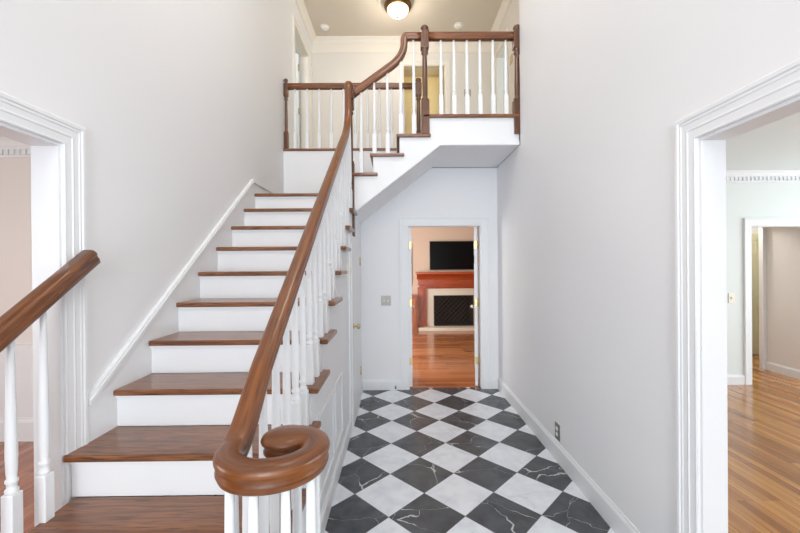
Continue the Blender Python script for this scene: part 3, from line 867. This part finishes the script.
for i in range(-8, 9):
    for s in (-1, 1):
        x0 = FX+i*.11; pts = []
        # diagonal rods clipped to the frame
        z0, z1 = .08, .77
        xa, xb = x0-s*.345, x0+s*.345
        def clip(xa, xb):
            lo, hi = 0., 1.
            for lim, sg in ((FX-.45, 1), (FX+.45, -1)):
                fa, fb = (xa-lim)*sg, (xb-lim)*sg
                if fa < 0 and fb < 0: return None
                if fa < 0: lo = max(lo, fa/(fa-fb))
                if fb < 0: hi = min(hi, fa/(fa-fb))
            return (lo, hi) if hi > lo else None
        c = clip(xa, xb)
        if not c: continue
        P = lambda u: Vector((xa+(xb-xa)*u, FW-.045, z0+(z1-z0)*u))
        p, q = P(c[0]), P(c[1]); d = (q-p).normalized(); n = Vector((-d.z, 0, d.x))*.005; m = Vector((0, .004, 0))
        r0 = [b.verts.new(p+v) for v in (n+m, n-m, -n-m, -n+m)]; r1 = [b.verts.new(q+v) for v in (n+m, n-m, -n-m, -n+m)]
        for j in range(4): b.faces.new((r0[j], r0[(j+1) % 4], r1[(j+1) % 4], r1[j]))
obj('lattice', b, 'iron', t)
tv = thing('television', 'black flat television hung above the wooden mantel', 'television', (FX, FW, 1.72))
bxo('bezel', 'black_pl', tv, .762, 1.868, FW-.06, FW-.02, 1.383, 2.05, bev=.004)
bxo('screen', 'black_gl', tv, .775, 1.855, FW-.062, FW-.0595, 1.398, 2.038)
bxo('wall_bracket', 'black_pl', tv, FX-.2, FX+.2, FW-.022, FW-.002, 1.6, 1.85)
cb = thing('low_cabinet', 'orange wooden low cabinet built against the wall left of the fireplace', 'cabinet', (.1, FW-.15, 0))
bxo('body', 'cab', cb, -.40, FX-.86, FW-.30, FW-.002, 0, .78, bev=.004)
bxo('top', 'cab', cb, -.42, FX-.855, FW-.32, FW-.002, .78, .81, bev=.006)
for i in range(2):
    d = bxo('door', 'cab', cb, -.38+i*.42, .02+i*.40, FW-.318, FW-.30, .1, .74, bev=.005)
    b = bm_new(); lathe(b, [(.006, FW-.318), (.006, FW-.333), (.012, FW-.338), (.012, FW-.346)], (-.01+i*.06, 0, .45), 12, 'Y'); obj('knob', b, 'brass', d)
bk = thing('picture_frame', 'dark wood framed panel on the tan wall left of the television', 'picture', (.1, FW, 1.5))
b = bm_new()
for a in ((-.30, -.26, 1.02, 1.99), (.30, .345, 1.02, 1.99), (-.26, .30, 1.95, 1.99), (-.26, .30, 1.02, 1.06)): box(b, a[0], a[1], FW-.03, FW, a[2], a[3], bev=.003)
obj('frame', b, 'dark_wood', bk)
bxo('panel', 'wall_tan', bk, -.26, .30, FW-.012, FW, 1.06, 1.95)

# ------------------------------------------------------------------ lights
W = bpy.data.worlds.new('daylight'); SC.world = W; W.use_nodes = True
bg = W.node_tree.nodes['Background']; bg.inputs[0].default_value = (.82, .9, 1, 1); bg.inputs[1].default_value = 1.0
def area(name, loc, d, sx, sy, e, c=(1, 1, 1)):
    L = bpy.data.lights.new(name, 'AREA'); L.shape = 'RECTANGLE'; L.size = sx; L.size_y = sy; L.energy = e; L.color = c
    o = bpy.data.objects.new(name, L); COL.objects.link(o); o.location = loc
    o.rotation_euler = Vector(d).to_track_quat('-Z', 'Y').to_euler(); return o
def point(name, loc, e, c, r=.1):
    L = bpy.data.lights.new(name, 'POINT'); L.energy = e; L.color = c; L.shadow_soft_size = r
    o = bpy.data.objects.new(name, L); COL.objects.link(o); o.location = loc; return o
area('daylight_front_low', (-.1, YF+.05, 1.25), (0, 1, 0), 2.0, 2.0, 135, (.86, .93, 1))
area('daylight_front_high', (-.1, YF+.05, 3.9), (0, 1, -.1), 2.0, 2.2, 88, (1, .98, .965))
area('daylight_left_room', (-5.0, .6, 1.4), (1, 0, 0), 2.0, 1.6, 60, (1, .95, .9))
area('daylight_right_room', (6.4, .2, 1.4), (-1, 0, 0), 2.0, 1.7, 90, (.88, .96, 1))
area('daylight_right_room_far', (6.4, 3.0, 1.4), (-1, .1, 0), 2.0, 1.7, 60, (.88, .96, 1))
area('daylight_family_room', (-1.36, 6.5, 1.3), (1, 0, 0), 2.2, 1.9, 95, (1, .97, .93))
area('daylight_bedroom', (4.15, 5.8, 4.3), (-1, 0, 0), 2.0, 1.4, 50, (.75, .87, 1))
point('fill_foyer', (-.1, 2.0, 4.6), 50, (1, .98, .95), .35)  # added fill without a fixture, brightens the foyer side walls
point('lamp_upper_hall', (LX, LY, ZC-.40), 15, (1, .9, .77), .12)
point('lamp_closet', (.6, 7.0, 5.1), 6, (1, .9, .66), .1)
point('fill_hall', (4.9, 5.5, 2.2), 26, (1, .94, .87), .1)  # added unseen fill, lifts the cream door and hall walls
point('fill_bath', (-2.2, 5.3, 4.9), 14, (1, .96, .9), .1)  # fill light added to brighten the open upper left door

# ------------------------------------------------------------------ camera
F_PX, YAW, PIT, ROLL, HC = 370.38, .0076, -.0026, -.0079, 1.49
def Rm(v):
    x, y, z = v
    c, s = math.cos(PIT), math.sin(PIT); y, z = y*c-z*s, y*s+z*c
    c, s = math.cos(YAW), math.sin(YAW); x, y = x*c+y*s, -x*s+y*c
    return Vector((x, y, z))
U, D, Fw = Rm((1, 0, 0)), Rm((0, 0, -1)), Rm((0, 1, 0))
c, s = math.cos(ROLL), math.sin(ROLL)
right = U*c-D*s; up = -(U*s+D*c)
mat = Matrix((right, up, -Fw)).transposed().to_4x4(); mat.translation = (0, 0, HC)
cd = bpy.data.cameras.new('camera'); co = bpy.data.objects.new('camera', cd); COL.objects.link(co)
cd.sensor_width = 36; cd.lens = 36*F_PX/800; cd.clip_start = .02; cd.clip_end = 100
co.matrix_world = mat; SC.camera = co

vs = SC.view_settings
vs.view_transform = 'Standard'; vs.look = 'None'; vs.gamma = 1; vs.exposure = 0; vs.use_curve_mapping = False
SC.cycles.max_bounces = 12; SC.cycles.diffuse_bounces = 8
SC.cycles.use_denoising = True
